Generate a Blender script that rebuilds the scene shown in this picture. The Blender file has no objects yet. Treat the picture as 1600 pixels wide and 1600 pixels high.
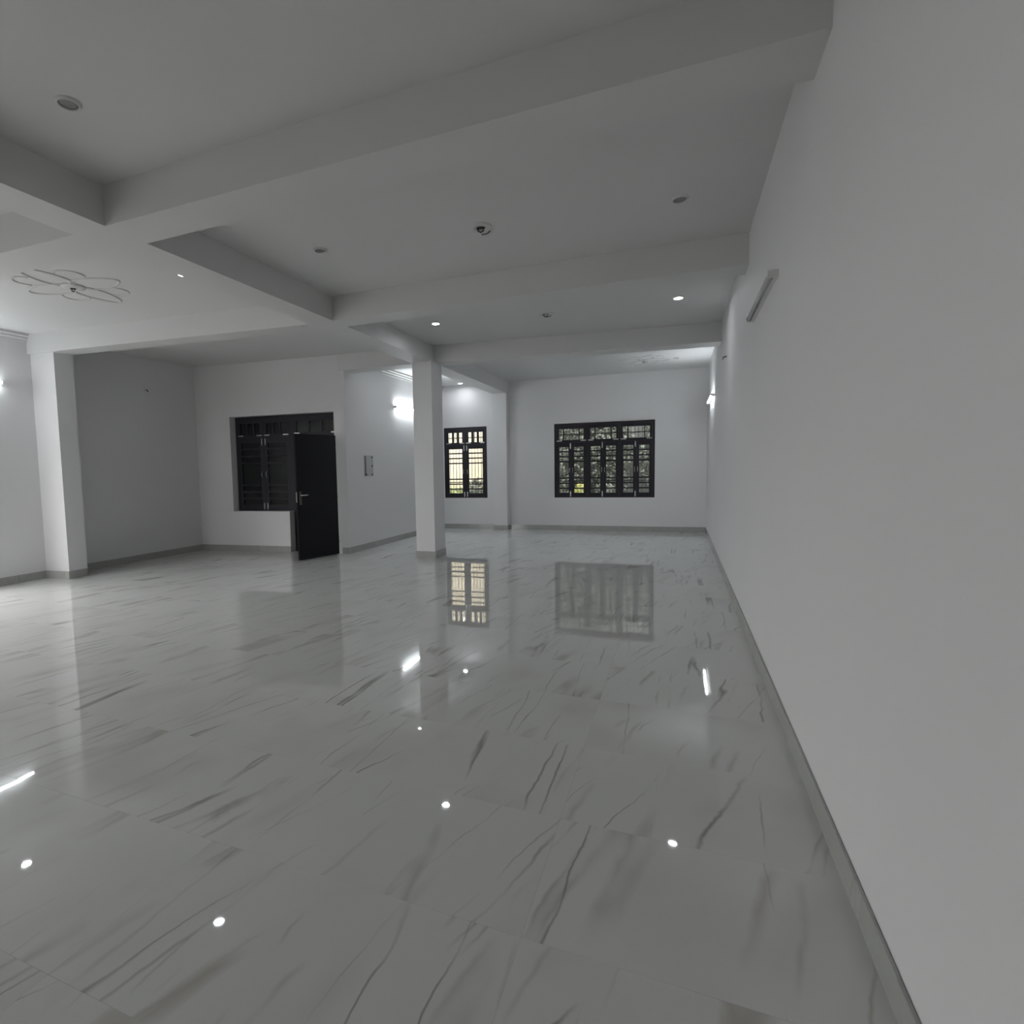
import bpy, bmesh, math, random
from mathutils import Vector, Matrix
random.seed(7)
S = bpy.context.scene
C = S.collection
PI = math.pi

# ------------------------------------------------------------------ camera
H = 1.39
F_PX, CX, CY = 864.8, 699.0, 799.1
YAW, PITCH, ROLL = 0.3958, -0.0762, -0.0206
fw = Vector((-math.sin(YAW) * math.cos(PITCH), math.cos(YAW) * math.cos(PITCH), math.sin(PITCH)))
rt = Vector((math.cos(YAW), math.sin(YAW), 0))
up = rt.cross(fw)
r2 = rt * math.cos(ROLL) + up * math.sin(ROLL)
u2 = up * math.cos(ROLL) - rt * math.sin(ROLL)
cam_data = bpy.data.cameras.new('camera')
cam = bpy.data.objects.new('camera', cam_data)
C.objects.link(cam)
M = Matrix((r2, u2, -fw)).transposed().to_4x4()
M.translation = (0, 0, H)
cam.matrix_world = M
cam_data.sensor_width = 36
cam_data.lens = F_PX / 1600 * 36
cam_data.shift_x = (800 - CX) / 1600
cam_data.shift_y = (CY - 800) / 1600
cam_data.clip_start = 0.02
S.camera = cam

# ------------------------------------------------------------------ sky and exposure
world = bpy.data.worlds.new('overcast_sky')
S.world = world
world.use_nodes = True
bg = world.node_tree.nodes['Background']
bg.inputs[0].default_value = (1.0, 0.988, 0.98, 1)
bg.inputs[1].default_value = 2.7
S.view_settings.view_transform = 'Standard'
S.view_settings.look = 'None'
S.view_settings.gamma = 1
S.view_settings.exposure = 1.48
S.view_settings.use_curve_mapping = False

TUBE_EMIT = {'passage': 30.0, 'side_bay': 12.5, 'far_wall': 20.0}   # strength set per tube to balance the brightness around each
LENS_EMIT = 64.0

# ------------------------------------------------------------------ materials
def mat(name, col, rough=0.6, metal=0.0, spec=0.5, emit=None, estr=0.0):
    m = bpy.data.materials.new(name)
    m.use_nodes = True
    b = m.node_tree.nodes['Principled BSDF']
    b.inputs['Base Color'].default_value = (*col, 1)
    b.inputs['Roughness'].default_value = rough
    b.inputs['Metallic'].default_value = metal
    b.inputs['Specular IOR Level'].default_value = spec
    if emit:
        b.inputs['Emission Color'].default_value = (*emit, 1)
        b.inputs['Emission Strength'].default_value = estr
    return m

def nd(m, typ, **kw):
    n = m.node_tree.nodes.new(typ)
    for k, v in kw.items():
        setattr(n, k, v)
    return n

def lk(m, a, b):
    m.node_tree.links.new(a, b)

def paint(name, c1, c2, rough=0.55, bump=0.05):
    """wall paint: faint large blotches and trowel relief"""
    m = mat(name, c1, rough, spec=0.3)
    b = m.node_tree.nodes['Principled BSDF']
    tc = nd(m, 'ShaderNodeTexCoord')
    n1 = nd(m, 'ShaderNodeTexNoise')
    n1.inputs['Scale'].default_value = 0.9
    n1.inputs['Detail'].default_value = 4
    lk(m, tc.outputs['Object'], n1.inputs['Vector'])
    mx = nd(m, 'ShaderNodeMix', data_type='RGBA')
    mx.inputs[6].default_value = (*c1, 1)
    mx.inputs[7].default_value = (*c2, 1)
    lk(m, n1.outputs['Fac'], mx.inputs[0])
    lk(m, mx.outputs[2], b.inputs['Base Color'])
    n2 = nd(m, 'ShaderNodeTexNoise')
    n2.inputs['Scale'].default_value = 14
    n2.inputs['Detail'].default_value = 5
    lk(m, tc.outputs['Object'], n2.inputs['Vector'])
    bp = nd(m, 'ShaderNodeBump')
    bp.inputs['Strength'].default_value = bump
    bp.inputs['Distance'].default_value = 0.01
    lk(m, n2.outputs['Fac'], bp.inputs['Height'])
    lk(m, bp.outputs[0], b.inputs['Normal'])
    return m

WALL = paint('white_wall_paint', (0.74, 0.735, 0.745), (0.70, 0.695, 0.70))
CEIL = paint('white_ceiling_paint', (0.68, 0.68, 0.678), (0.65, 0.65, 0.648))
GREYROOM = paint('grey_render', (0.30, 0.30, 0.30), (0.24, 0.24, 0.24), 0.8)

def marble(name, base, vein_amt=1.0):
    m = mat(name, base, 0.025, spec=0.5)
    b = m.node_tree.nodes['Principled BSDF']
    tc = nd(m, 'ShaderNodeTexCoord')
    oi = nd(m, 'ShaderNodeObjectInfo')
    mul = nd(m, 'ShaderNodeMath', operation='MULTIPLY')
    mul.inputs[1].default_value = 61.0
    lk(m, oi.outputs['Random'], mul.inputs[0])
    off = nd(m, 'ShaderNodeCombineXYZ')
    for i in range(3):
        lk(m, mul.outputs[0], off.inputs[i])
    add = nd(m, 'ShaderNodeVectorMath', operation='ADD')
    lk(m, tc.outputs['Object'], add.inputs[0])
    lk(m, off.outputs[0], add.inputs[1])

    def vein(angle, sx, sy, lo, hi, warp, seed):
        # rotate so that the vein runs along local y, stretch, then a ridge of noise
        mp = nd(m, 'ShaderNodeMapping')
        mp.inputs['Location'].default_value = (seed, seed * 0.7, 0)
        mp.inputs['Rotation'].default_value = (0, 0, angle)
        lk(m, add.outputs[0], mp.inputs['Vector'])
        wn = nd(m, 'ShaderNodeTexNoise')
        wn.inputs['Scale'].default_value = 3.6
        wn.inputs['Detail'].default_value = 4
        lk(m, mp.outputs[0], wn.inputs['Vector'])
        ws = nd(m, 'ShaderNodeVectorMath', operation='SCALE')
        ws.inputs['Scale'].default_value = warp
        lk(m, wn.outputs['Color'], ws.inputs[0])
        wa = nd(m, 'ShaderNodeVectorMath', operation='ADD')
        lk(m, mp.outputs[0], wa.inputs[0])
        lk(m, ws.outputs[0], wa.inputs[1])
        st = nd(m, 'ShaderNodeMapping')
        st.inputs['Scale'].default_value = (sx, sy, 1)
        lk(m, wa.outputs[0], st.inputs['Vector'])
        n = nd(m, 'ShaderNodeTexNoise')
        n.inputs['Scale'].default_value = 1.0
        n.inputs['Detail'].default_value = 1.0
        lk(m, st.outputs[0], n.inputs['Vector'])
        s = nd(m, 'ShaderNodeMath', operation='SUBTRACT')
        s.inputs[1].default_value = 0.5
        lk(m, n.outputs['Fac'], s.inputs[0])
        a = nd(m, 'ShaderNodeMath', operation='ABSOLUTE')
        lk(m, s.outputs[0], a.inputs[0])
        mr = nd(m, 'ShaderNodeMapRange')
        mr.inputs['From Min'].default_value = lo
        mr.inputs['From Max'].default_value = hi
        mr.inputs['To Min'].default_value = 1
        mr.inputs['To Max'].default_value = 0
        lk(m, a.outputs[0], mr.inputs['Value'])
        # break the vein up along its length
        k = nd(m, 'ShaderNodeTexNoise')
        k.inputs['Scale'].default_value = 1.8
        k.inputs['Detail'].default_value = 2
        lk(m, mp.outputs[0], k.inputs['Vector'])
        kr = nd(m, 'ShaderNodeMapRange')
        kr.inputs['From Min'].default_value = 0.48
        kr.inputs['From Max'].default_value = 0.66
        lk(m, k.outputs['Fac'], kr.inputs['Value'])
        pr = nd(m, 'ShaderNodeMath', operation='MULTIPLY')
        lk(m, mr.outputs[0], pr.inputs[0])
        lk(m, kr.outputs[0], pr.inputs[1])
        return pr.outputs[0]

    cur = None
    def layer(prev, fac, col, amt):
        mx = nd(m, 'ShaderNodeMix', data_type='RGBA')
        f = nd(m, 'ShaderNodeMath', operation='MULTIPLY')
        f.inputs[1].default_value = amt * vein_amt
        lk(m, fac, f.inputs[0])
        lk(m, f.outputs[0], mx.inputs[0])
        if prev is None:
            mx.inputs[6].default_value = (*base, 1)
        else:
            lk(m, prev, mx.inputs[6])
        mx.inputs[7].default_value = (*col, 1)
        return mx.outputs[2]
    # soft wide clouds, broad smoky bands, fine dark veins
    cur = layer(cur, vein(0.30, 2.4, 0.30, 0.0, 0.10, 0.06, 3.0), (0.53, 0.52, 0.50), 0.42)
    cur = layer(cur, vein(0.22, 4.2, 0.18, 0.0, 0.030, 0.075, 11.0), (0.34, 0.31, 0.28), 0.60)
    cur = layer(cur, vein(0.36, 4.6, 0.16, 0.0, 0.011, 0.08, 23.0), (0.20, 0.18, 0.165), 0.75)
    cur = layer(cur, vein(0.02, 3.4, 0.14, 0.0, 0.009, 0.06, 37.0), (0.20, 0.18, 0.16), 0.75)
    lk(m, cur, b.inputs['Base Color'])
    # polishing waviness: reflections wobble slightly
    wv = nd(m, 'ShaderNodeTexNoise')
    wv.inputs['Scale'].default_value = 2.2
    wv.inputs['Detail'].default_value = 1
    lk(m, add.outputs[0], wv.inputs['Vector'])
    bp = nd(m, 'ShaderNodeBump')
    bp.inputs['Strength'].default_value = 0.04
    bp.inputs['Distance'].default_value = 0.02
    lk(m, wv.outputs['Fac'], bp.inputs['Height'])
    lk(m, bp.outputs[0], b.inputs['Normal'])
    return m

MARBLE = marble('polished_white_marble_tile', (0.66, 0.67, 0.655))
SKIRT = marble('marble_skirting', (0.37, 0.375, 0.36), 0.5)
SKIRT.node_tree.nodes['Principled BSDF'].inputs['Roughness'].default_value = 0.18
GROUT = mat('pale_grout', (0.66, 0.67, 0.655), 0.6)

def wood(name, col):
    m = mat(name, col, 0.48, spec=0.22)
    b = m.node_tree.nodes['Principled BSDF']
    tc = nd(m, 'ShaderNodeTexCoord')
    mp = nd(m, 'ShaderNodeMapping')
    mp.inputs['Scale'].default_value = (24, 24, 1.6)
    lk(m, tc.outputs['Object'], mp.inputs['Vector'])
    n = nd(m, 'ShaderNodeTexNoise')
    n.inputs['Scale'].default_value = 1.0
    n.inputs['Detail'].default_value = 5
    lk(m, mp.outputs[0], n.inputs['Vector'])
    mx = nd(m, 'ShaderNodeMix', data_type='RGBA')
    mx.inputs[6].default_value = (*col, 1)
    mx.inputs[7].default_value = (col[0] * 1.7, col[1] * 1.6, col[2] * 1.55, 1)
    lk(m, n.outputs['Fac'], mx.inputs[0])
    lk(m, mx.outputs[2], b.inputs['Base Color'])
    return m

WOOD = wood('dark_stained_wood', (0.019, 0.018, 0.024))
LEAFM = wood('black_door_laminate', (0.006, 0.006, 0.008))
STEEL = mat('brushed_steel', (0.72, 0.72, 0.72), 0.28, 1.0)
BRASS = mat('antique_brass', (0.13, 0.115, 0.09), 0.4, 0.8)
IRON = mat('painted_iron_bar', (0.05, 0.05, 0.05), 0.5)
PLAST = mat('white_plastic', (0.72, 0.72, 0.72), 0.4)
TUBE_ON = {k: mat('lit_tube_' + k, (0.9, 0.9, 0.9), 0.4, emit=(0.90, 0.97, 1.0), estr=v) for k, v in TUBE_EMIT.items()}
TUBE_OFF = mat('unlit_tube_glass', (0.55, 0.55, 0.55), 0.15)
LENS_ON = mat('lit_downlight_lens', (0.9, 0.9, 0.9), 0.4, emit=(0.93, 0.97, 1.0), estr=LENS_EMIT)
LENS_OFF = mat('unlit_downlight_lens', (0.26, 0.26, 0.26), 0.35)
DARK = mat('dark_hole', (0.03, 0.03, 0.03), 0.8)
METALBOX = mat('galvanised_sheet', (0.52, 0.53, 0.53), 0.5, 0.25)
PLASTER = mat('gypsum_relief', (0.62, 0.62, 0.618), 0.6)

def glass(name, rough, ior=1.5):
    m = bpy.data.materials.new(name)
    m.use_nodes = True
    nt = m.node_tree
    nt.nodes.clear()
    out = nd(m, 'ShaderNodeOutputMaterial')
    tr = nd(m, 'ShaderNodeBsdfTransparent')
    tr.inputs[0].default_value = (0.93, 0.95, 0.94, 1)
    gl = nd(m, 'ShaderNodeBsdfGlossy')
    gl.inputs['Roughness'].default_value = rough
    fr = nd(m, 'ShaderNodeFresnel')
    fr.inputs[0].default_value = ior
    mx = nd(m, 'ShaderNodeMixShader')
    lk(m, fr.outputs[0], mx.inputs[0])
    lk(m, tr.outputs[0], mx.inputs[1])
    lk(m, gl.outputs[0], mx.inputs[2])
    lk(m, mx.outputs[0], out.inputs[0])
    return m
GLASS = glass('window_glass', 0.02)
FROST = glass('ribbed_glass', 0.30, 1.22)

# ------------------------------------------------------------------ mesh helpers
def tag(o, label=None, cat=None, group=None, kind=None):
    if label: o['label'] = label
    if cat: o['category'] = cat
    if group: o['group'] = group
    if kind: o['kind'] = kind
    return o

def link(name, me, material=None, parent=None, loc=(0, 0, 0), rot=(0, 0, 0)):
    o = bpy.data.objects.new(name, me)
    C.objects.link(o)
    if material is not None and len(me.materials) == 0:
        me.materials.append(material)
    o.parent = parent
    o.location = loc
    o.rotation_euler = rot
    return o

def empty(name, loc=(0, 0, 0), rz=0, parent=None):
    o = bpy.data.objects.new(name, None)
    C.objects.link(o)
    o.location = loc
    o.rotation_euler = (0, 0, rz)
    o.parent = parent
    o.empty_display_size = 0.1
    return o

class MB:
    """collects shapes into one mesh"""
    def __init__(self):
        self.v, self.f, self.sm = [], [], []
    def poly(self, pts, smooth=False):
        n = len(self.v)
        self.v += [tuple(p) for p in pts]
        self.f.append(list(range(n, n + len(pts))))
        self.sm.append(smooth)
    def box(self, x0, x1, y0, y1, z0, z1):
        n = len(self.v)
        self.v += [(x, y, z) for z in (z0, z1) for y in (y0, y1) for x in (x0, x1)]
        for q in ((0, 2, 3, 1), (4, 5, 7, 6), (0, 1, 5, 4), (2, 6, 7, 3), (0, 4, 6, 2), (1, 3, 7, 5)):
            self.f.append([n + i for i in q]); self.sm.append(False)
        return self
    def prism(self, foot, z0, z1):
        """foot: counter-clockwise footprint"""
        n = len(self.v); k = len(foot)
        self.v += [(x, y, z0) for x, y in foot] + [(x, y, z1) for x, y in foot]
        self.f.append([n + i for i in range(k)][::-1]); self.sm.append(False)
        self.f.append([n + k + i for i in range(k)]); self.sm.append(False)
        for i in range(k):
            j = (i + 1) % k
            self.f.append([n + i, n + j, n + k + j, n + k + i]); self.sm.append(False)
        return self
    def tube(self, pts, r, seg=8, closed=False, cap=True):
        pts = [Vector(p) for p in pts]
        n0 = len(self.v); N = len(pts)
        for i, p in enumerate(pts):
            a = pts[(i - 1) % N] if (closed or i > 0) else p
            b = pts[(i + 1) % N] if (closed or i < N - 1) else p
            t = (b - a).normalized()
            ref = Vector((0, 0, 1)) if abs(t.z) < 0.9 else Vector((1, 0, 0))
            s = t.cross(ref).normalized(); w = s.cross(t)
            rr = r[i] if isinstance(r, (list, tuple)) else r
            for k in range(seg):
                an = 2 * PI * k / seg
                self.v.append(tuple(p + s * math.cos(an) * rr + w * math.sin(an) * rr))
        for i in range(N if closed else N - 1):
            j = (i + 1) % N
            for k in range(seg):
                l = (k + 1) % seg
                self.f.append([n0 + i * seg + k, n0 + i * seg + l, n0 + j * seg + l, n0 + j * seg + k]); self.sm.append(True)
        if cap and not closed:
            self.f.append([n0 + k for k in range(seg)][::-1]); self.sm.append(False)
            self.f.append([n0 + (N - 1) * seg + k for k in range(seg)]); self.sm.append(False)
        return self
    def lathe(self, prof, seg=24, cz=(0, 0, 0)):
        """prof: list of (r, z)"""
        n0 = len(self.v)
        for r, z in prof:
            for k in range(seg):
                a = 2 * PI * k / seg
                self.v.append((cz[0] + r * math.cos(a), cz[1] + r * math.sin(a), cz[2] + z))
        for i in range(len(prof) - 1):
            for k in range(seg):
                l = (k + 1) % seg
                self.f.append([n0 + i * seg + k, n0 + i * seg + l, n0 + (i + 1) * seg + l, n0 + (i + 1) * seg + k]); self.sm.append(True)
        for i in (0, len(prof) - 1):
            if prof[i][0] > 1e-4 and (i == 0 and self_cap0 or i and self_cap1):
                ring = [n0 + i * seg + k for k in range(seg)]
                self.f.append(ring if i else ring[::-1]); self.sm.append(False)
        return self
    def mesh(self, name):
        me = bpy.data.meshes.new(name)
        me.from_pydata(self.v, [], self.f)
        me.update()
        bm = bmesh.new(); bm.from_mesh(me)
        bmesh.ops.recalc_face_normals(bm, faces=bm.faces)
        bm.to_mesh(me); bm.free()
        for p, s in zip(me.polygons, self.sm):
            p.use_smooth = s
        return me
    def build(self, name, material, parent=None, loc=(0, 0, 0), rot=(0, 0, 0)):
        return link(name, self.mesh(name), material, parent, loc, rot)
self_cap0 = self_cap1 = True

_cache = {}
def bar(name, size, loc, material, parent, bevel=0.0):
    """a box part centred at loc that shares its mesh with alike parts"""
    key = (name, tuple(round(s, 4) for s in size), material.name)
    if key not in _cache:
        x, y, z = (s / 2 for s in size)
        me = MB().box(-x, x, -y, y, -z, z).mesh(name)
        if bevel:
            bm = bmesh.new(); bm.from_mesh(me)
            bmesh.ops.bevel(bm, geom=bm.edges[:], offset=bevel, segments=1, affect='EDGES')
            bm.to_mesh(me); bm.free()
        _cache[key] = me
    return link(name, _cache[key], material, parent, loc)

# ------------------------------------------------------------------ dimensions (metres)
XR, XL = 0.527, -8.07          # long side walls
YREAR = -4.6                   # wall behind the camera
ZC, ZS = 3.305, 3.045          # ceiling, underside of the beams
BX0, BX1 = -3.85, -3.53        # long beam
XP = -5.10                     # passage wall
DP0, DP1 = Vector((-8.07, 7.60)), Vector((-5.10, 7.90))     # wall with the door
BP0, BP1 = Vector((-5.10, 12.02)), Vector((0.527, 12.34))   # far wall
def wall_rot(a, b): return math.atan2(b.y - a.y, b.x - a.x)
DR, BR = wall_rot(DP0, DP1), wall_rot(BP0, BP1)
DL, BL = (DP1 - DP0).length, (BP1 - BP0).length
T = 0.23

# ------------------------------------------------------------------ floor: base slab and single tiles
fl = MB().box(XL - T, XR + T, YREAR - T, 12.6, -0.16, -0.012).build('floor', GROUT)
tag(fl, 'glossy white marble tile floor with grey brown veins', None, kind='structure')
TX, TY = 1.2, 0.6
X0, Y0 = -0.417, 1.497
_tiles = {}
def tile_mesh(w, h):
    key = (round(w, 3), round(h, 3))
    if key not in _tiles:
        g, c = 0.0002, 0.0002
        mb = MB()
        n = 0
        a, b2, d, e = g, w - g, g, h - g
        mb.v = [(a, d, -0.012), (b2, d, -0.012), (b2, e, -0.012), (a, e, -0.012),
                (a, d, -c), (b2, d, -c), (b2, e, -c), (a, e, -c),
                (a + c, d + c, 0), (b2 - c, d + c, 0), (b2 - c, e - c, 0), (a + c, e - c, 0)]
        mb.f = [[3, 2, 1, 0], [8, 9, 10, 11]]
        for i in range(4):
            j = (i + 1) % 4
            mb.f += [[i, j, 4 + j, 4 + i], [4 + i, 4 + j, 8 + j, 8 + i]]
        mb.sm = [False] * len(mb.f)
        me = mb.mesh('tile')
        me.materials.append(MARBLE)
        _tiles[key] = me
    return _tiles[key]
ix0 = math.floor((XL - X0) / TX)
ix1 = math.floor((XR - X0) / TX)
iy0 = math.floor((YREAR - Y0) / TY)
iy1 = math.floor((12.34 - Y0) / TY)
for iy in range(iy0, iy1 + 1):
    for ix in range(ix0, ix1 + 1):
        xa, xb = max(XL, X0 + ix * TX), min(XR, X0 + (ix + 1) * TX)
        ya, yb = max(YREAR, Y0 + iy * TY), min(12.34, Y0 + (iy + 1) * TY)
        if xb - xa < 0.02 or yb - ya < 0.02:
            continue
        if ya > 8.2 and xb < XP - 0.02:      # inside the closed room behind the door
            continue
        if ya > 8.2 and xa < XP:
            xa = XP
        # a cut tile keeps a fresh piece of pattern because the pattern starts at its own corner
        o = link('tile', tile_mesh(xb - xa, yb - ya), None, fl, (xa, ya, 0))

# ------------------------------------------------------------------ walls
def wall_piece(name, mb, label, loc=(0, 0, 0), rz=0, material=WALL, parent=None):
    o = mb.build(name, material, parent, loc, (0, 0, rz))
    if parent is None:
        tag(o, label, kind='structure')
    return o
ZB = -0.10
wall_piece('wall_right', MB().box(XR, XR + T, YREAR - T, 12.7, ZB, ZC + 0.1), 'long plain white painted wall carrying two tube lights')
mb = MB()
for a, b in ((YREAR - T, 1.2), (3.9, 7.9)):
    mb.box(XL - T, XL, a, b, ZB, ZC + 0.1)
mb.box(XL - T, XL, 1.2, 3.9, 2.3, ZC + 0.1)  # lintel of an unseen opening added to throw daylight onto the near walls
wall_piece('wall_left', mb, 'white painted wall broken by a shallow pilaster under a beam')

# far wall with two window openings (local u along the wall, v outwards)
W2 = dict(u0=-0.0, u1=0.0)
def local(px_x, base, rot):    # world x on the wall line -> u
    return (px_x - base.x) / math.cos(rot)
w2u0, w2u1 = local(-5.13 + 0.06, BP0, BR), local(-4.04, BP0, BR)
w3u0, w3u1 = local(-2.515, BP0, BR), local(-0.452, BP0, BR)
WZ0, WZ1 = 0.715, 2.345
mb = MB()
for a, b in ((-0.25, w2u0), (w2u1, w3u0), (w3u1, BL + 0.3)):
    mb.box(a, b, 0, T, ZB, ZC + 0.1)
for a, b in ((w2u0, w2u1), (w3u0, w3u1)):
    mb.box(a, b, 0, T, ZB, WZ0)
    mb.box(a, b, 0, T, WZ1, ZC + 0.1)
wall_piece('wall_back', mb, 'far white wall with a narrow and a wide dark window', (BP0.x, BP0.y, 0), BR)

# wall with the dark window and the open door
OU0, OUD, OU1 = 0.715, 1.86, 2.80       # window edge, door edge, hinge edge
OZT, OZS = 2.39, 0.715
mb = MB()
mb.box(-0.2, OU0, 0, T, ZB, ZC + 0.1)
mb.box(OU1, DL, 0, T, ZB, ZC + 0.1)
mb.box(OU0, OU1, 0, T, OZT, ZC + 0.1)
mb.box(OU0, OUD, 0, T, ZB, OZS)
wall_piece('wall_door_side', mb, 'white wall holding a dark window joined to an open black door', (DP0.x, DP0.y, 0), DR)
wall_piece('wall_passage', MB().box(XP - T, XP, 7.905, 12.3, ZB, ZC + 0.1), 'white wall with a lit tube light and a metal switch box')

# rear wall behind the camera, its doorway added to let daylight in
mb = MB()
mb.box(XL - T, -7.5, -T, 0, ZB, ZC + 0.1)
mb.box(-5.2, XR + T, -T, 0, ZB, ZC + 0.1)
mb.box(-7.5, -5.2, -T, 0, 2.4, ZC + 0.1)
wall_piece('wall_rear', mb, 'white rear wall of the hall with a wide opening added for daylight', (0, YREAR, 0))

# the unlit room behind the door
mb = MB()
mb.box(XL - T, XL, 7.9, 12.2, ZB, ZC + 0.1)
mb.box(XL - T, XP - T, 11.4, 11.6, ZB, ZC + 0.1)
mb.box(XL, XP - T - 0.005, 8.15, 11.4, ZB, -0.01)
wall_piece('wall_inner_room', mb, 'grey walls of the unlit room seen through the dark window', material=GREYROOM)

# ------------------------------------------------------------------ ceiling, beams, column, pilasters
cl = MB().box(XL - T, XR + T, YREAR - T, 12.7, ZC, ZC + 0.14).build('ceiling', CEIL)
tag(cl, 'flat white plaster ceiling divided by shallow beams', kind='structure')
def beam(foot, label):
    return tag(MB().prism(foot, ZS, ZC + 0.02).build('beam', CEIL), label, kind='structure')
beam([(BX0, YREAR), (BX1, YREAR), (BX1, 12.2), (BX0, 12.2)], 'long white ceiling beam running over the square column to the far wall')
def cross(xa, ya, xb, yb, w, label):
    beam([(xa, ya), (xb, yb), (xb, yb + w), (xa, ya + w)], label)
cross(BX1, 2.655, XR + 0.05, 2.655, 0.315, 'white cross beam bordering the plain bay with one unlit downlight')
cross(XL - 0.05, 2.56, BX0, 2.655, 0.315, 'white cross beam over the side bay with the ceiling medallion')
cross(BX1, 5.28, XR + 0.05, 5.38, 0.29, 'white cross beam between the two fan hook boxes')
cross(XL - 0.05, 4.82, BX0, 5.29, 0.265, 'white cross beam ending on the wall pilaster')
def y3(x): return 7.97 + 0.13 * (x + 3.85)
cross(BX1, y3(BX1), XR + 0.05, y3(XR + 0.05), 0.33, 'white cross beam running from the column to the long plain wall')
cross(XP - 0.1, y3(XP - 0.1) + 0.08, BX0, y3(BX0), 0.32, 'short white cross beam from the column to the passage wall')
for yy in (0.2, -2.3):
    cross(BX1, yy, XR + 0.05, yy, 0.3, 'white cross beam in the rear part of the hall')
    cross(XL - 0.05, yy, BX0, yy, 0.3, 'white cross beam in the rear part of the side bay')

COLX0, COLX1, COLY0, COLY1 = -3.825, -3.505, 7.86, 8.27
tag(MB().box(COLX0, COLX1, COLY0, COLY1, ZB, ZS + 0.01).build('column', WALL), 'free standing square white column under the crossing of two beams', kind='structure')
tag(MB().prism([(XL - 0.02, 4.86), (-7.66, 4.905), (-7.66, 5.16), (XL - 0.02, 5.12)], ZB, ZS + 0.01).build('pilaster_column', WALL),
    'white wall pilaster under the end of a cross beam', kind='structure')
tag(MB().box(BX0, BX1, 11.93, 12.3, ZB, ZS + 0.01).build('pilaster_column', WALL),
    'white wall pilaster between the narrow and the wide window', kind='structure')

# plaster cornice along the bays with tube lights
def cornice(a, b, nx, ny, label):
    """stepped moulding from a to b, (nx, ny) points into the room"""
    a, b = Vector(a), Vector(b)
    prof = [(0, 0), (0, -0.12), (0.012, -0.12), (0.012, -0.085), (0.03, -0.07), (0.03, -0.045), (0.05, -0.035), (0.05, 0)]
    m = MB()
    n = len(prof)
    for p in (a, b):
        for d, z in prof:
            m.v.append((p.x + nx * d, p.y + ny * d, ZC + z))
    for i in range(n):
        j = (i + 1) % n
        m.f.append([i, j, n + j, n + i]); m.sm.append(False)
    m.f.append(list(range(n))); m.f.append([n + i for i in range(n)]); m.sm += [False, False]
    tag(m.build('cornice', CEIL), label, kind='structure')
cornice((XL, 2.93), (XL, 4.84), 1, 0, 'stepped white plaster cornice over the tube light of the side bay')
cornice((XP, 8.28), (XP, 12.02), 1, 0, 'stepped white plaster cornice over the tube light of the passage wall')

# ------------------------------------------------------------------ skirting tiles
def skirting(name, a, b, nx, ny, label, step=0.6, h=0.105):
    a, b = Vector(a), Vector(b)
    L = (b - a).length
    d = (b - a) / L
    rz = math.atan2(d.y, d.x)
    # root carries a thin backing, the tiles are its pieces; local y points into the room
    side = 1 if (-d.y * nx + d.x * ny) > 0 else -1
    root = tag(MB().box(0, L, min(0, side * 0.003), max(0, side * 0.003), 0.0, h - 0.003).build(name, GROUT, None, (a.x, a.y, 0), (0, 0, rz)), label, kind='structure')
    x = 0.0
    while x < L - 0.01:
        w = min(step, L - x)
        bar('skirting_tile', (w - 0.002, 0.012, h), (x + w / 2, side * 0.0075, h / 2), SKIRT, root, bevel=0.0015)
        x += step
    return root
skirting('baseboard_right', (XR, -1.7), (XR, 12.34), -1, 0, 'marble skirting along the long plain wall')
skirting('baseboard_back', (BX1, BP0.y + (BX1 - BP0.x) * math.tan(BR)), (XR - 0.014, BP1.y), 0, -1, 'marble skirting under the wide window')
skirting('baseboard_back_narrow', (XP + 0.014, BP0.y), (BX0, BP0.y + (BX0 - BP0.x) * math.tan(BR)), 0, -1, 'marble skirting under the narrow window')
skirting('baseboard_left', (XL, 3.9), (XL, 4.86), 1, 0, 'marble skirting below the tube light of the side bay')
skirting('baseboard_left_inner', (XL, 5.12), (XL, 7.6), 1, 0, 'marble skirting between the pilaster and the dark window wall')
skirting('baseboard_door_side', (DP0.x + 0.014, DP0.y), (DP0.x + OUD * math.cos(DR), DP0.y + OUD * math.sin(DR)), 0, -1, 'marble skirting below the dark window')
skirting('baseboard_door_corner', (DP0.x + (OU1 + 0.06) * math.cos(DR), DP0.y + (OU1 + 0.06) * math.sin(DR)), (XP + 0.012, DP1.y), 0, -1, 'short marble skirting between the open door and the wall corner')
skirting('baseboard_passage', (XP, 7.9), (XP, 12.02), 1, 0, 'marble skirting along the passage wall')
for nm, a, b, n in (('front', (COLX0 - 0.012, COLY0), (COLX1 + 0.012, COLY0), (0, -1)), ('side', (COLX1, COLY0), (COLX1, COLY1), (1, 0)),
                    ('inner', (COLX0, COLY0), (COLX0, COLY1), (-1, 0)), ('rear', (COLX0, COLY1), (COLX1, COLY1), (0, 1))):
    skirting('baseboard_column_' + nm, a, b, n[0], n[1], 'marble skirting around the foot of the square column')
skirting('baseboard_pilaster', (-7.66, 4.905), (-7.66, 5.16), 1, 0, 'marble skirting on the side of the wall pilaster')
skirting('baseboard_pilaster_front', (XL + 0.014, 4.86), (-7.66 + 0.012, 4.905), 0, -1, 'marble skirting on the face of the wall pilaster')
skirting('baseboard_pilaster_back', (BX0, 11.93), (BX1 + 0.012, 11.93), 0, -1, 'marble skirting on the pilaster between the windows')
skirting('baseboard_pilaster_back_side', (BX1, 11.93), (BX1, 12.1), 1, 0, 'marble skirting on the side of the pilaster between the windows')

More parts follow.
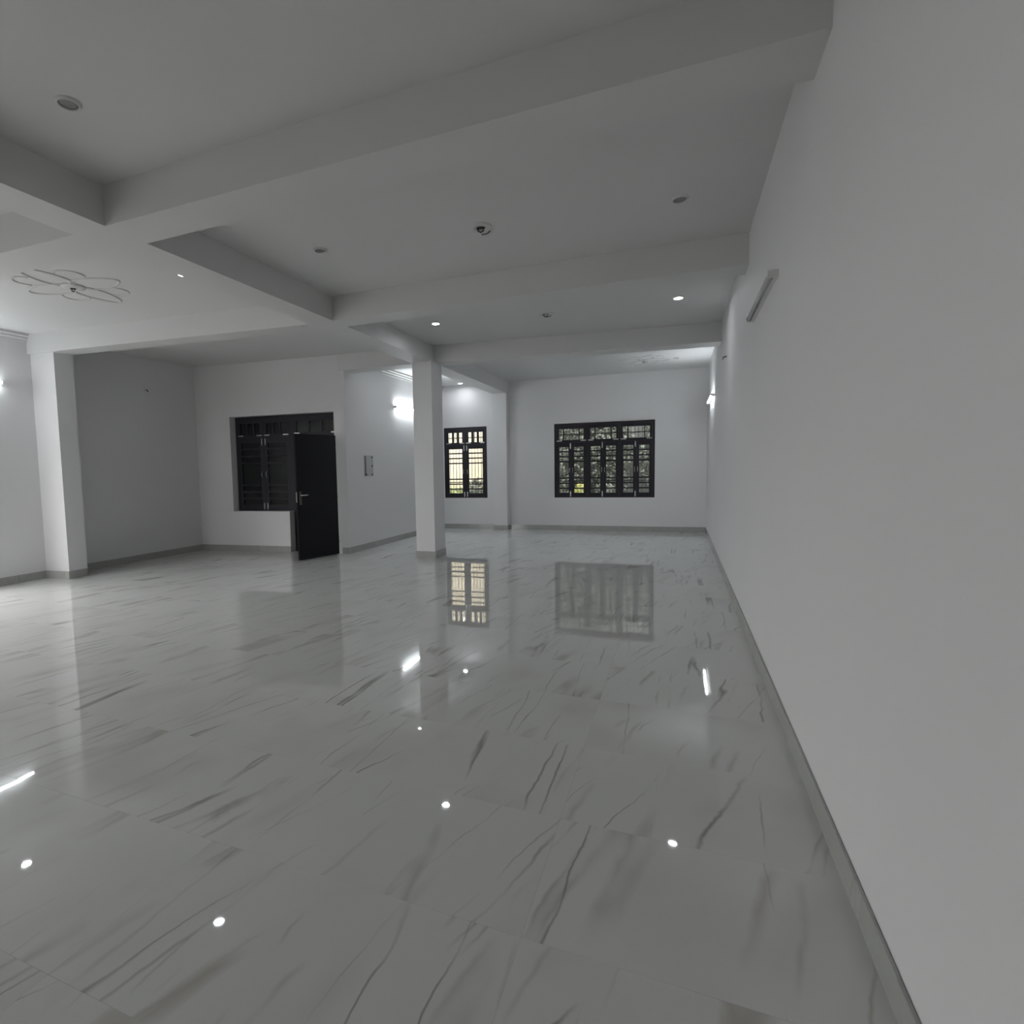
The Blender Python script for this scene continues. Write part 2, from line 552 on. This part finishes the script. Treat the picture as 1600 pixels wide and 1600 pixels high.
# ------------------------------------------------------------------ windows
FR, ST, TOPR, BOTR, MUN = 0.048, 0.058, 0.095, 0.085, 0.029
def ring(mb, u0, u1, z0, z1, sl, sr, sb, stp, v0, v1):
    mb.box(u0, u0 + sl, v0, v1, z0, z1)
    mb.box(u1 - sr, u1, v0, v1, z0, z1)
    mb.box(u0 + sl, u1 - sr, v0, v1, z0, z0 + sb)
    mb.box(u0 + sl, u1 - sr, v0, v1, z1 - stp, z1)

def handle(parent, u, z, v, h=0.10):
    mb = MB().tube([(u, v, z - h / 2), (u, v - 0.025, z - h / 2 + 0.012), (u, v - 0.03, z), (u, v - 0.025, z + h / 2 - 0.012), (u, v, z + h / 2)], 0.005, 6)
    mb.build('handle', STEEL, parent)

def tower_bolt(parent, u, z, v, h=0.11):
    mb = MB().box(u - 0.011, u + 0.011, v - 0.004, v, z - h / 2, z + h / 2)
    mb.tube([(u, v - 0.010, z - h / 2 - 0.008), (u, v - 0.010, z + h / 2 + 0.008)], 0.0055, 6)
    mb.tube([(u, v - 0.012, z), (u, v - 0.026, z)], 0.004, 6)
    mb.build('tower_bolt', STEEL, parent)

def shutter(root, u0, u1, z0, z1, v, meet_right, bolts=True, pane=None):
    """glazed shutter: three low panes, a tall one, three low panes"""
    mb = MB(); ring(mb, u0, u1, z0, z1, ST, ST, BOTR, TOPR, v, v + 0.035)
    s = mb.build('shutter', WOOD, root)
    a, b, c, d = u0 + ST, u1 - ST, z0 + BOTR, z1 - TOPR
    small = (d - c - 6 * MUN) * 0.1005
    tall = d - c - 6 * MUN - 6 * small
    z = c
    for i in range(7):
        h = tall if i == 3 else small
        bar('pane', (b - a, 0.004, h), ((a + b) / 2, v + 0.018, z + h / 2), pane or GLASS, s)
        z += h
        if i < 6:
            bar('glazing_bar', (b - a, 0.028, MUN), ((a + b) / 2, v + 0.0175, z + MUN / 2), WOOD, s)
            z += MUN
    ms = u1 - ST / 2 if meet_right else u0 + ST / 2
    handle(s, ms, z0 + (z1 - z0) * 0.49, v)
    if bolts:
        o = 0.012 if meet_right else -0.012
        tower_bolt(s, ms + o, z1 - 0.075, v)
        tower_bolt(s, ms + o, z0 + 0.06, v)
    return s

def transom(root, u0, u1, z0, z1, v, split, mun, pane=None):
    mb = MB(); ring(mb, u0, u1, z0, z1, ST - 0.008, ST - 0.008, 0.028, 0.07, v, v + 0.035)
    s = mb.build('transom_sash', WOOD, root)
    a, b, c, d = u0 + ST - 0.008, u1 - ST + 0.008, z0 + 0.028, z1 - 0.07
    cuts = [a] + [a + (b - a) * f for f in split] + [b]
    for i in range(len(cuts) - 1):
        p = cuts[i] + (mun / 2 if i else 0)
        q = cuts[i + 1] - (mun / 2 if i < len(cuts) - 2 else 0)
        bar('pane', (q - p, 0.004, d - c), ((p + q) / 2, v + 0.018, (c + d) / 2), pane or GLASS, s)
        if i:
            bar('glazing_bar', (mun, 0.028, d - c), (cuts[i], v + 0.0175, (c + d) / 2), WOOD, s)
    # bolts lying along the bottom rail
    for u in (u0 + 0.06, u1 - 0.06):
        mb = MB().box(u - 0.05, u + 0.05, v - 0.004, v, z0 + 0.002, z0 + 0.022)
        mb.tube([(u - 0.058, v - 0.010, z0 + 0.012), (u + 0.058, v - 0.010, z0 + 0.012)], 0.0055, 6)
        mb.build('slide_bolt', STEEL, s)
    return s

def grille(root, u0, u1, z0, z1, v, step, rails=(0.22, 0.495, 0.855)):
    n = max(2, round((u1 - u0) / step))
    key = ('grille', round(z1 - z0, 3))
    for i in range(1, n):
        u = u0 + (u1 - u0) * i / n
        if key not in _cache:
            _cache[key] = MB().tube([(0, 0, -(z1 - z0) / 2), (0, 0, (z1 - z0) / 2)], 0.006, 6).mesh('grille_bar')
        link('grille_bar', _cache[key], IRON, root, (u, v, (z0 + z1) / 2))
    for f in rails:
        bar('grille_rail', (u1 - u0, 0.006, 0.022), ((u0 + u1) / 2, v, z0 + (z1 - z0) * f), IRON, root)

def window(name, base, rot, u0, u1, z0, z1, zt, units, v, per_unit, label, split, mun, grid=True, pane=None):
    root = tag(empty(name, (base.x, base.y, 0), rot), label, kind='structure')
    mb = MB(); ring(mb, u0, u1, z0, z1, FR, FR, 0.02, FR, v + 0.002, v + 0.09)
    w = (u1 - u0 - 2 * FR + 0.03) / units if units > 1 else (u1 - u0 - 2 * FR)
    edges = []
    if units > 1:
        gap = 0.03
        w = (u1 - u0 - 2 * FR - gap * (units - 1)) / units
        for i in range(units):
            a = u0 + FR + i * (w + gap)
            edges.append((a, a + w))
            if i:
                mb.box(a - gap, a, v + 0.002, v + 0.09, z0 + 0.02, z1 - FR)
    else:
        edges = [(u0 + FR, u1 - FR)]
    for a, b in edges:
        mb.box(a, b, v - 0.006, v + 0.09, zt - 0.012, zt + 0.012)
    mb.build('frame', WOOD, root)
    for a, b in edges:
        transom(root, a + 0.002, b - 0.002, zt + 0.013, z1 - FR - 0.001, v + 0.004, split, mun, pane)
        if per_unit == 2:
            m_ = (a + b) / 2
            shutter(root, a + 0.002, m_ - 0.001, z0 + 0.021, zt - 0.014, v + 0.004, True)
            shutter(root, m_ + 0.001, b - 0.002, z0 + 0.021, zt - 0.014, v + 0.004, False, bolts=False)
        else:
            shutter(root, a + 0.002, b - 0.002, z0 + 0.021, zt - 0.014, v + 0.004, a < (u0 + u1) / 2 - 0.1, pane=pane)
    if grid:
        grille(root, u0 + 0.02, u1 - 0.02, z0 + 0.0, z1, v + 0.13, 0.075)
    return root

WT = 1.955
window('window_2', BP0, BR, w2u0, w2u1, WZ0, WZ1, WT, 2, 0.004, 1, 'narrow dark wooden window of two glazed shutters, bright cream wall outside', (0.33, 0.67), 0.05)
window('window_3', BP0, BR, w3u0, w3u1, WZ0, WZ1 - 0.02, WT - 0.03, 3, 0.004, 2, 'wide dark wooden window of six glazed shutters, dim greenery outside', (0.19, 0.81), 0.02)
RV = 0.15
w1 = window('window_1', DP0, DR, OU0, OUD, OZS, OZT, 2.03, 2, RV, 1, 'dark wooden window joined to the open black door', (0.33, 0.67), 0.035, grid=False, pane=FROST)

# ------------------------------------------------------------------ door: frame, transom over it, swung-open leaf
dr = tag(empty('door_1', (DP0.x, DP0.y, 0), DR), 'open black flush door hung in a dark frame beside the dark window', kind='structure')
mb = MB()
mb.box(OUD + 0.001, OUD + FR, RV + 0.002, RV + 0.09, 0.0, OZT)
mb.box(OU1 - FR, OU1, RV + 0.002, RV + 0.09, 0.0, OZT)
mb.box(OUD + FR, OU1 - FR, RV + 0.002, RV + 0.09, OZT - FR, OZT)
mb.box(OUD + FR, OU1 - FR, RV - 0.004, RV + 0.09, 2.0, 2.05)
mb.build('frame', WOOD, dr)
transom(dr, OUD + FR + 0.002, OU1 - FR - 0.002, 2.051, OZT - FR - 0.001, RV + 0.004, (0.33, 0.67), 0.03, FROST)
# the leaf: hinge and leading edge in world coordinates, moved into the door's frame of reference
hinge, lead = Vector((-5.265, 7.82)), Vector((-5.470, 7.03))
inv = Matrix.Rotation(-DR, 2)
hl, ll = inv @ (hinge - DP0), inv @ (lead - DP0)
lw = (ll - hl).length
la = math.atan2(ll.y - hl.y, ll.x - hl.x)
LZ0, LZ1 = 0.012, 1.985
me = MB().box(0, lw, -0.02, 0.02, LZ0, LZ1).mesh('leaf')
bm = bmesh.new(); bm.from_mesh(me)
bmesh.ops.bevel(bm, geom=bm.edges[:], offset=0.003, segments=2, affect='EDGES'); bm.to_mesh(me); bm.free()
leaf = link('leaf', me, LEAFM, dr, (hl.x, hl.y, 0), (0, 0, la))
for sgn in (1, -1):
    y = sgn * 0.02
    bar('handle_plate', (0.045, 0.008, 0.21), (lw - 0.055, y + sgn * 0.004, 0.985), BRASS, leaf, bevel=0.003)
    MB().tube([(lw - 0.055, y, 1.03), (lw - 0.055, y + sgn * 0.05, 1.03), (lw - 0.068, y + sgn * 0.056, 1.03), (lw - 0.165, y + sgn * 0.05, 1.03)], 0.0095, 8).build('lever_handle', STEEL, leaf)
for z in (0.25, 1.0, 1.75):
    MB().tube([(-0.004, 0.024, z - 0.05), (-0.004, 0.024, z + 0.05)], 0.008, 8).build('hinge', STEEL, leaf)
bar('lock_plate', (0.003, 0.022, 0.16), (lw + 0.001, 0, 1.0), STEEL, leaf)

# ------------------------------------------------------------------ ceiling fittings
def downlight(x, y, lit, label, group=None):
    root = tag(empty('downlight', (x, y, ZC)), label, 'light', group)
    key = ('ring', lit)
    if ('ring') not in _cache:
        mb = MB()
        global self_cap0, self_cap1
        self_cap0 = self_cap1 = False
        mb.lathe([(0.046, -0.002), (0.046, -0.012), (0.050, -0.014), (0.060, -0.006), (0.062, 0.001)], 28)
        self_cap0 = self_cap1 = True
        _cache['ring'] = mb.mesh('trim_ring')
    link('trim_ring', _cache['ring'], PLASTER, root)
    k2 = 'lens_on' if lit else 'lens_off'
    if k2 not in _cache:
        _cache[k2] = MB().lathe([(0.0445, -0.001), (0.0445, -0.005), (0.03, -0.006)], 24).mesh('lens')
    link('lens', _cache[k2], LENS_ON if lit else LENS_OFF, root)
    return root
downlight(-0.02, 7.07, True, 'lit round downlight close to the long plain wall')
downlight(-2.96, 6.82, True, 'lit round downlight in front of the square column')
downlight(-4.52, 11.72, True, 'lit round downlight over the narrow window')
downlight(-4.28, 8.73, True, 'lit round downlight hidden behind the square column')
downlight(-4.39, 4.08, True, 'lit round downlight tucked behind the long beam')
downlight(-7.28, 3.90, True, 'lit round downlight by the tube light of the side bay')
downlight(-2.91, 2.03, False, 'unlit round downlight alone in a plain ceiling bay without a fan point')
downlight(-2.88, 4.16, False, 'unlit round downlight beside the long beam')
downlight(-0.01, 4.50, False, 'unlit round downlight above the unlit wall tube')
downlight(-0.05, 10.97, False, 'unlit round downlight beside the far ceiling medallion')

def fan_point(x, y, label, hole):
    root = tag(empty('fan_hook_box', (x, y, ZC)), label, 'ceiling fitting')
    global self_cap0, self_cap1
    self_cap0 = self_cap1 = False
    MB().lathe([(0.036, -0.003), (0.036, -0.010), (0.08, -0.012), (0.088, -0.004), (0.09, 0.001)], 24).build('cover_plate', PLASTER, root)
    self_cap0 = self_cap1 = True
    MB().lathe([(0.037, -0.002), (0.037, -0.005)], 20).build('box_opening', hole, root)
    MB().tube([(-0.03, 0, -0.004), (-0.022, 0, -0.03), (0, 0, -0.042), (0.022, 0, -0.03), (0.03, 0, -0.004)], 0.006, 6).build('hook', IRON, root)
    MB().tube([(0.05, 0.075, -0.012), (0.02, 0.10, -0.016), (-0.03, 0.105, -0.014)], 0.004, 5).build('wire', DARK, root)
    return root

def medallion(x, y, r, label, rz=0.0, rel=1.0, group=None):
    """ceiling medallion: four leaf-shaped loops, an outer ring of arcs and a centre boss"""
    root = tag(empty('ceiling_medallion', (x, y, ZC), rz), label, 'ceiling medallion', group)
    for q in range(4):
        a = q * PI / 2
        pts = []
        for i in range(28):
            t = 2 * PI * i / 28
            px = r * 0.52 + r * 0.48 * math.cos(t)
            py = r * 0.25 * math.sin(t) * (1 - 0.25 * math.cos(t))
            pts.append((px * math.cos(a) - py * math.sin(a), px * math.sin(a) + py * math.cos(a), 0.001))
        MB().tube(pts, 0.012 * rel, 6, closed=True).build('leaf_moulding', PLASTER, root)
        b = a + PI / 4
        arc = [(r * 0.66 * math.cos(b) + r * 0.22 * math.cos(b + PI * s), r * 0.66 * math.sin(b) + r * 0.22 * math.sin(b + PI * s), 0.001) for s in [(-0.55 + 1.1 * i / 12) for i in range(13)]]
        MB().tube(arc, 0.010 * rel, 6).build('scroll_moulding', PLASTER, root)
    MB().lathe([(0.11, 0.0), (0.105, -0.014), (0.07, -0.022), (0.03, -0.024)], 24).build('centre_boss', PLASTER, root)
    MB().lathe([(0.028, -0.022), (0.028, -0.026)], 16).build('box_opening', DARK, root)
    MB().tube([(-0.022, 0, -0.024), (-0.016, 0, -0.046), (0, 0, -0.056), (0.016, 0, -0.046), (0.022, 0, -0.024)], 0.005, 6).build('hook', IRON, root)
    return root
fan_point(-1.47, 4.33, 'dark open fan hook box in the plain ceiling bay before two lit downlights', DARK)
fan_point(-1.55, 7.04, 'faint fan hook box between the two lit downlights', LENS_OFF)
medallion(-5.65, 3.86, 0.56, 'leaf pattern plaster ceiling medallion in the side bay', 0.12, 1.1)
medallion(-0.60, 10.90, 0.46, 'leaf pattern plaster ceiling medallion before the wide window', 0.3, 1.0)

# ------------------------------------------------------------------ wall tube lights
def tube_light(x, y0, y1, z, side, lit, label):
    """batten on a wall; side = +1 when the wall is at smaller x"""
    root = tag(empty('tube_light', (x, (y0 + y1) / 2, z)), label, 'light')
    L = (y1 - y0) / 2
    s = side
    B = L - 0.004
    mb = MB().box(min(0, s * 0.024), max(0, s * 0.024), -B, B, -0.016, 0.016)
    mb.build('batten', PLAST, root)
    MB().tube([(s * 0.042, -L + 0.028, 0), (s * 0.042, L - 0.028, 0)], 0.0145, 12).build('tube', TUBE_ON[lit] if lit else TUBE_OFF, root)
    for e in (-1, 1):
        MB().box(min(0, s * 0.058), max(0, s * 0.058), e * (L - 0.015) - 0.015, e * (L - 0.015) + 0.015, -0.019, 0.019).build('end_cap', PLAST, root)
    MB().box(min(0, s * 0.028), max(0, s * 0.028), -0.06, -0.03, 0.016, 0.036).build('clip', STEEL, root)
    return root
tube_light(XP, 9.63, 10.85, 2.615, 1, 'passage', 'lit white tube light on the passage wall beside the column')
tube_light(XL, 3.28, 4.50, 2.615, 1, 'side_bay', 'lit white tube light on the wall of the side bay')
tube_light(XR, 10.0, 11.25, 2.50, -1, 'far_wall', 'lit white tube light on the long wall near the wide window')
tube_light(XR, 3.80, 4.95, 2.49, -1, None, 'unlit tube light on the long plain wall')

# ------------------------------------------------------------------ switch box and small wall fixings
sw = tag(empty('switch_box', (XP, 8.60, 1.476)), 'grey metal switch box without its cover on the passage wall', 'switch box')
mb = MB(); L, Hh = 0.145, 0.185
mb.box(0, 0.012, -L, -L + 0.012, -Hh, Hh); mb.box(0, 0.012, L - 0.012, L, -Hh, Hh)
mb.box(0, 0.012, -L + 0.012, L - 0.012, -Hh, -Hh + 0.012); mb.box(0, 0.012, -L + 0.012, L - 0.012, Hh - 0.012, Hh)
mb.build('rim', METALBOX, sw)
MB().box(0, 0.006, -L + 0.012, L - 0.012, -Hh + 0.012, Hh - 0.012).build('back_plate', METALBOX, sw)
MB().box(0.006, 0.011, -L + 0.014, -L + 0.045, -Hh + 0.014, Hh - 0.014).build('side_slot', DARK, sw)
for dy, dz in ((L - 0.03, Hh - 0.03), (L - 0.03, 0.0), (L - 0.035, -Hh + 0.03), (-L + 0.06, -Hh + 0.03)):
    MB().tube([(0.004, dy, dz), (0.013, dy, dz)], 0.016, 10).build('screw_hole', DARK, sw)

def hook_plate(x, y, z, s, label):
    root = tag(empty('wall_hook', (x, y, z)), label, 'hook')
    bar('plate', (0.006, 0.05, 0.05), (s * 0.003, 0, 0), PLAST, root)
    MB().tube([(0, 0, 0.005), (s * 0.03, 0, 0.0), (s * 0.045, 0, -0.012), (s * 0.045, 0, -0.03)], 0.008, 6).build('hook', IRON, root)
hook_plate(XR, 7.56, 2.67, -1, 'small dark hook on the long plain wall before the lit tube')
hook_plate(XL, 6.60, 2.78, 1, 'small dark hook high on the shaded wall beside the dark window')

# ------------------------------------------------------------------ outside
GROUND = paint('yard_concrete', (0.29, 0.29, 0.285), (0.22, 0.22, 0.215), 0.9)
CREAM = paint('cream_house_paint', (0.62, 0.53, 0.40), (0.58, 0.50, 0.37), 0.8)
CEMENT = paint('weathered_cement', (0.17, 0.17, 0.165), (0.10, 0.105, 0.10), 0.9)
tag(MB().box(-40, 32, -40, 45, -0.3, -0.17).build('ground', GROUND), 'concrete yard ground around the hall', kind='structure')
hs = tag(empty('neighbour_house', (0, 0, 0)), 'cream painted house wall outside the narrow window', 'building')
MB().box(-11, -4.55, 16.2, 16.5, -0.2, 5.5).build('wall', CREAM, hs)
MB().box(-11, -4.55, 16.12, 16.2, -0.2, 0.75).build('plinth', CEMENT, hs)
MB().box(-11.1, -4.5, 15.9, 16.5, 5.5, 5.62).build('roof_edge', CEMENT, hs)
gw = tag(empty('garden_wall', (0, 0, 0)), 'weathered cement garden wall outside the wide window', 'wall')
MB().box(-5.0, 4.5, 15.3, 15.5, -0.2, 3.6).build('wall', CEMENT, gw)
MB().box(-5.05, 4.5, 15.25, 15.55, 3.6, 3.7).build('coping', CEMENT, gw)

def leaf_mat(name, c1, c2):
    m = mat(name, c1, 0.5)
    b = m.node_tree.nodes['Principled BSDF']
    tc = nd(m, 'ShaderNodeTexCoord')
    n = nd(m, 'ShaderNodeTexNoise')
    n.inputs['Scale'].default_value = 6
    lk(m, tc.outputs['Object'], n.inputs['Vector'])
    mx = nd(m, 'ShaderNodeMix', data_type='RGBA')
    mx.inputs[6].default_value = (*c1, 1); mx.inputs[7].default_value = (*c2, 1)
    lk(m, n.outputs['Fac'], mx.inputs[0])
    lk(m, mx.outputs[2], b.inputs['Base Color'])
    return m
L_GREY = leaf_mat('grey_green_leaves', (0.085, 0.095, 0.075), (0.23, 0.245, 0.20))
L_LIGHT = leaf_mat('light_green_leaves', (0.20, 0.24, 0.08), (0.50, 0.52, 0.25))
L_YEL = leaf_mat('yellow_flowers', (0.75, 0.66, 0.10), (0.85, 0.80, 0.35))
BARK = mat('bark', (0.10, 0.085, 0.07), 0.9)

def shrub(name, x, y, z0, rx, ry, rz, n, size, material, label, extra=None):
    root = tag(empty(name, (x, y, -0.12)), label, 'plant')
    def leaves(cnt, m, nm, lo=0.0, hi=1.0, frac=1.0):
        mb = MB()
        for _ in range(cnt):
            while True:
                p = Vector((random.uniform(-1, 1), random.uniform(-1, 1), random.uniform(-1, 1)))
                if p.length <= 1 and lo <= (p.z + 1) / 2 <= hi:
                    break
            c = Vector((p.x * rx, p.y * ry, z0 + 0.12 + (p.z + 1) * rz))
            d = Vector((random.gauss(0, 1), random.gauss(0, 1), random.gauss(0, 0.7))).normalized()
            s = d.cross(Vector((random.gauss(0, 1), random.gauss(0, 1), random.gauss(0, 1)))).normalized()
            l = size * frac * random.uniform(0.6, 1.3); w = l * 0.32
            k = d.cross(s) * l * 0.12
            a = c - d * l / 2; b = c + d * l / 2
            mb.poly([a, c - s * w - k, b, c + s * w - k])
        mb.build(nm, m, root)
    leaves(n, material, 'foliage')
    if extra:
        leaves(extra[0], extra[1], 'blossoms', 0.3, 1.0, 0.8)
    mb = MB()
    for i in range(7):
        a = 2 * PI * i / 7
        mb.tube([(0.05 * math.cos(a), 0.05 * math.sin(a), 0.0), (0.3 * rx * math.cos(a), 0.3 * ry * math.sin(a), z0 + rz * 0.7), (0.75 * rx * math.cos(a), 0.75 * ry * math.sin(a), z0 + rz * 1.5)], [0.02, 0.014, 0.005], 5)
    mb.build('stem', BARK, root)
    return root
shrub('creeper', -2.15, 14.95, 0.2, 1.15, 0.22, 1.6, 4800, 0.11, L_GREY, 'grey green creeper on the garden wall behind the flowering shrub')
shrub('creeper', 0.2, 14.95, 0.2, 1.15, 0.22, 1.6, 4600, 0.11, L_GREY, 'grey green creeper on the garden wall well away from the flowering shrub')
shrub('flowering_shrub', -2.28, 14.2, 0.1, 0.19, 0.2, 0.44, 500, 0.07, L_LIGHT, 'yellow flowering shrub seen low through the wide window', (700, L_YEL))
shrub('shrub', -1.62, 14.3, 0.0, 0.30, 0.25, 0.48, 500, 0.08, L_GREY, 'grey green shrub standing before the cement garden wall')
shrub('shrub', -6.15, 15.4, 0.0, 0.5, 0.3, 0.45, 900, 0.09, L_LIGHT, 'pale green shrub in front of the cream house')
shrub('shrub', -5.15, 14.6, 0.0, 0.42, 0.3, 0.58, 1100, 0.09, L_GREY, 'grey green shrub at the corner of the cream house')
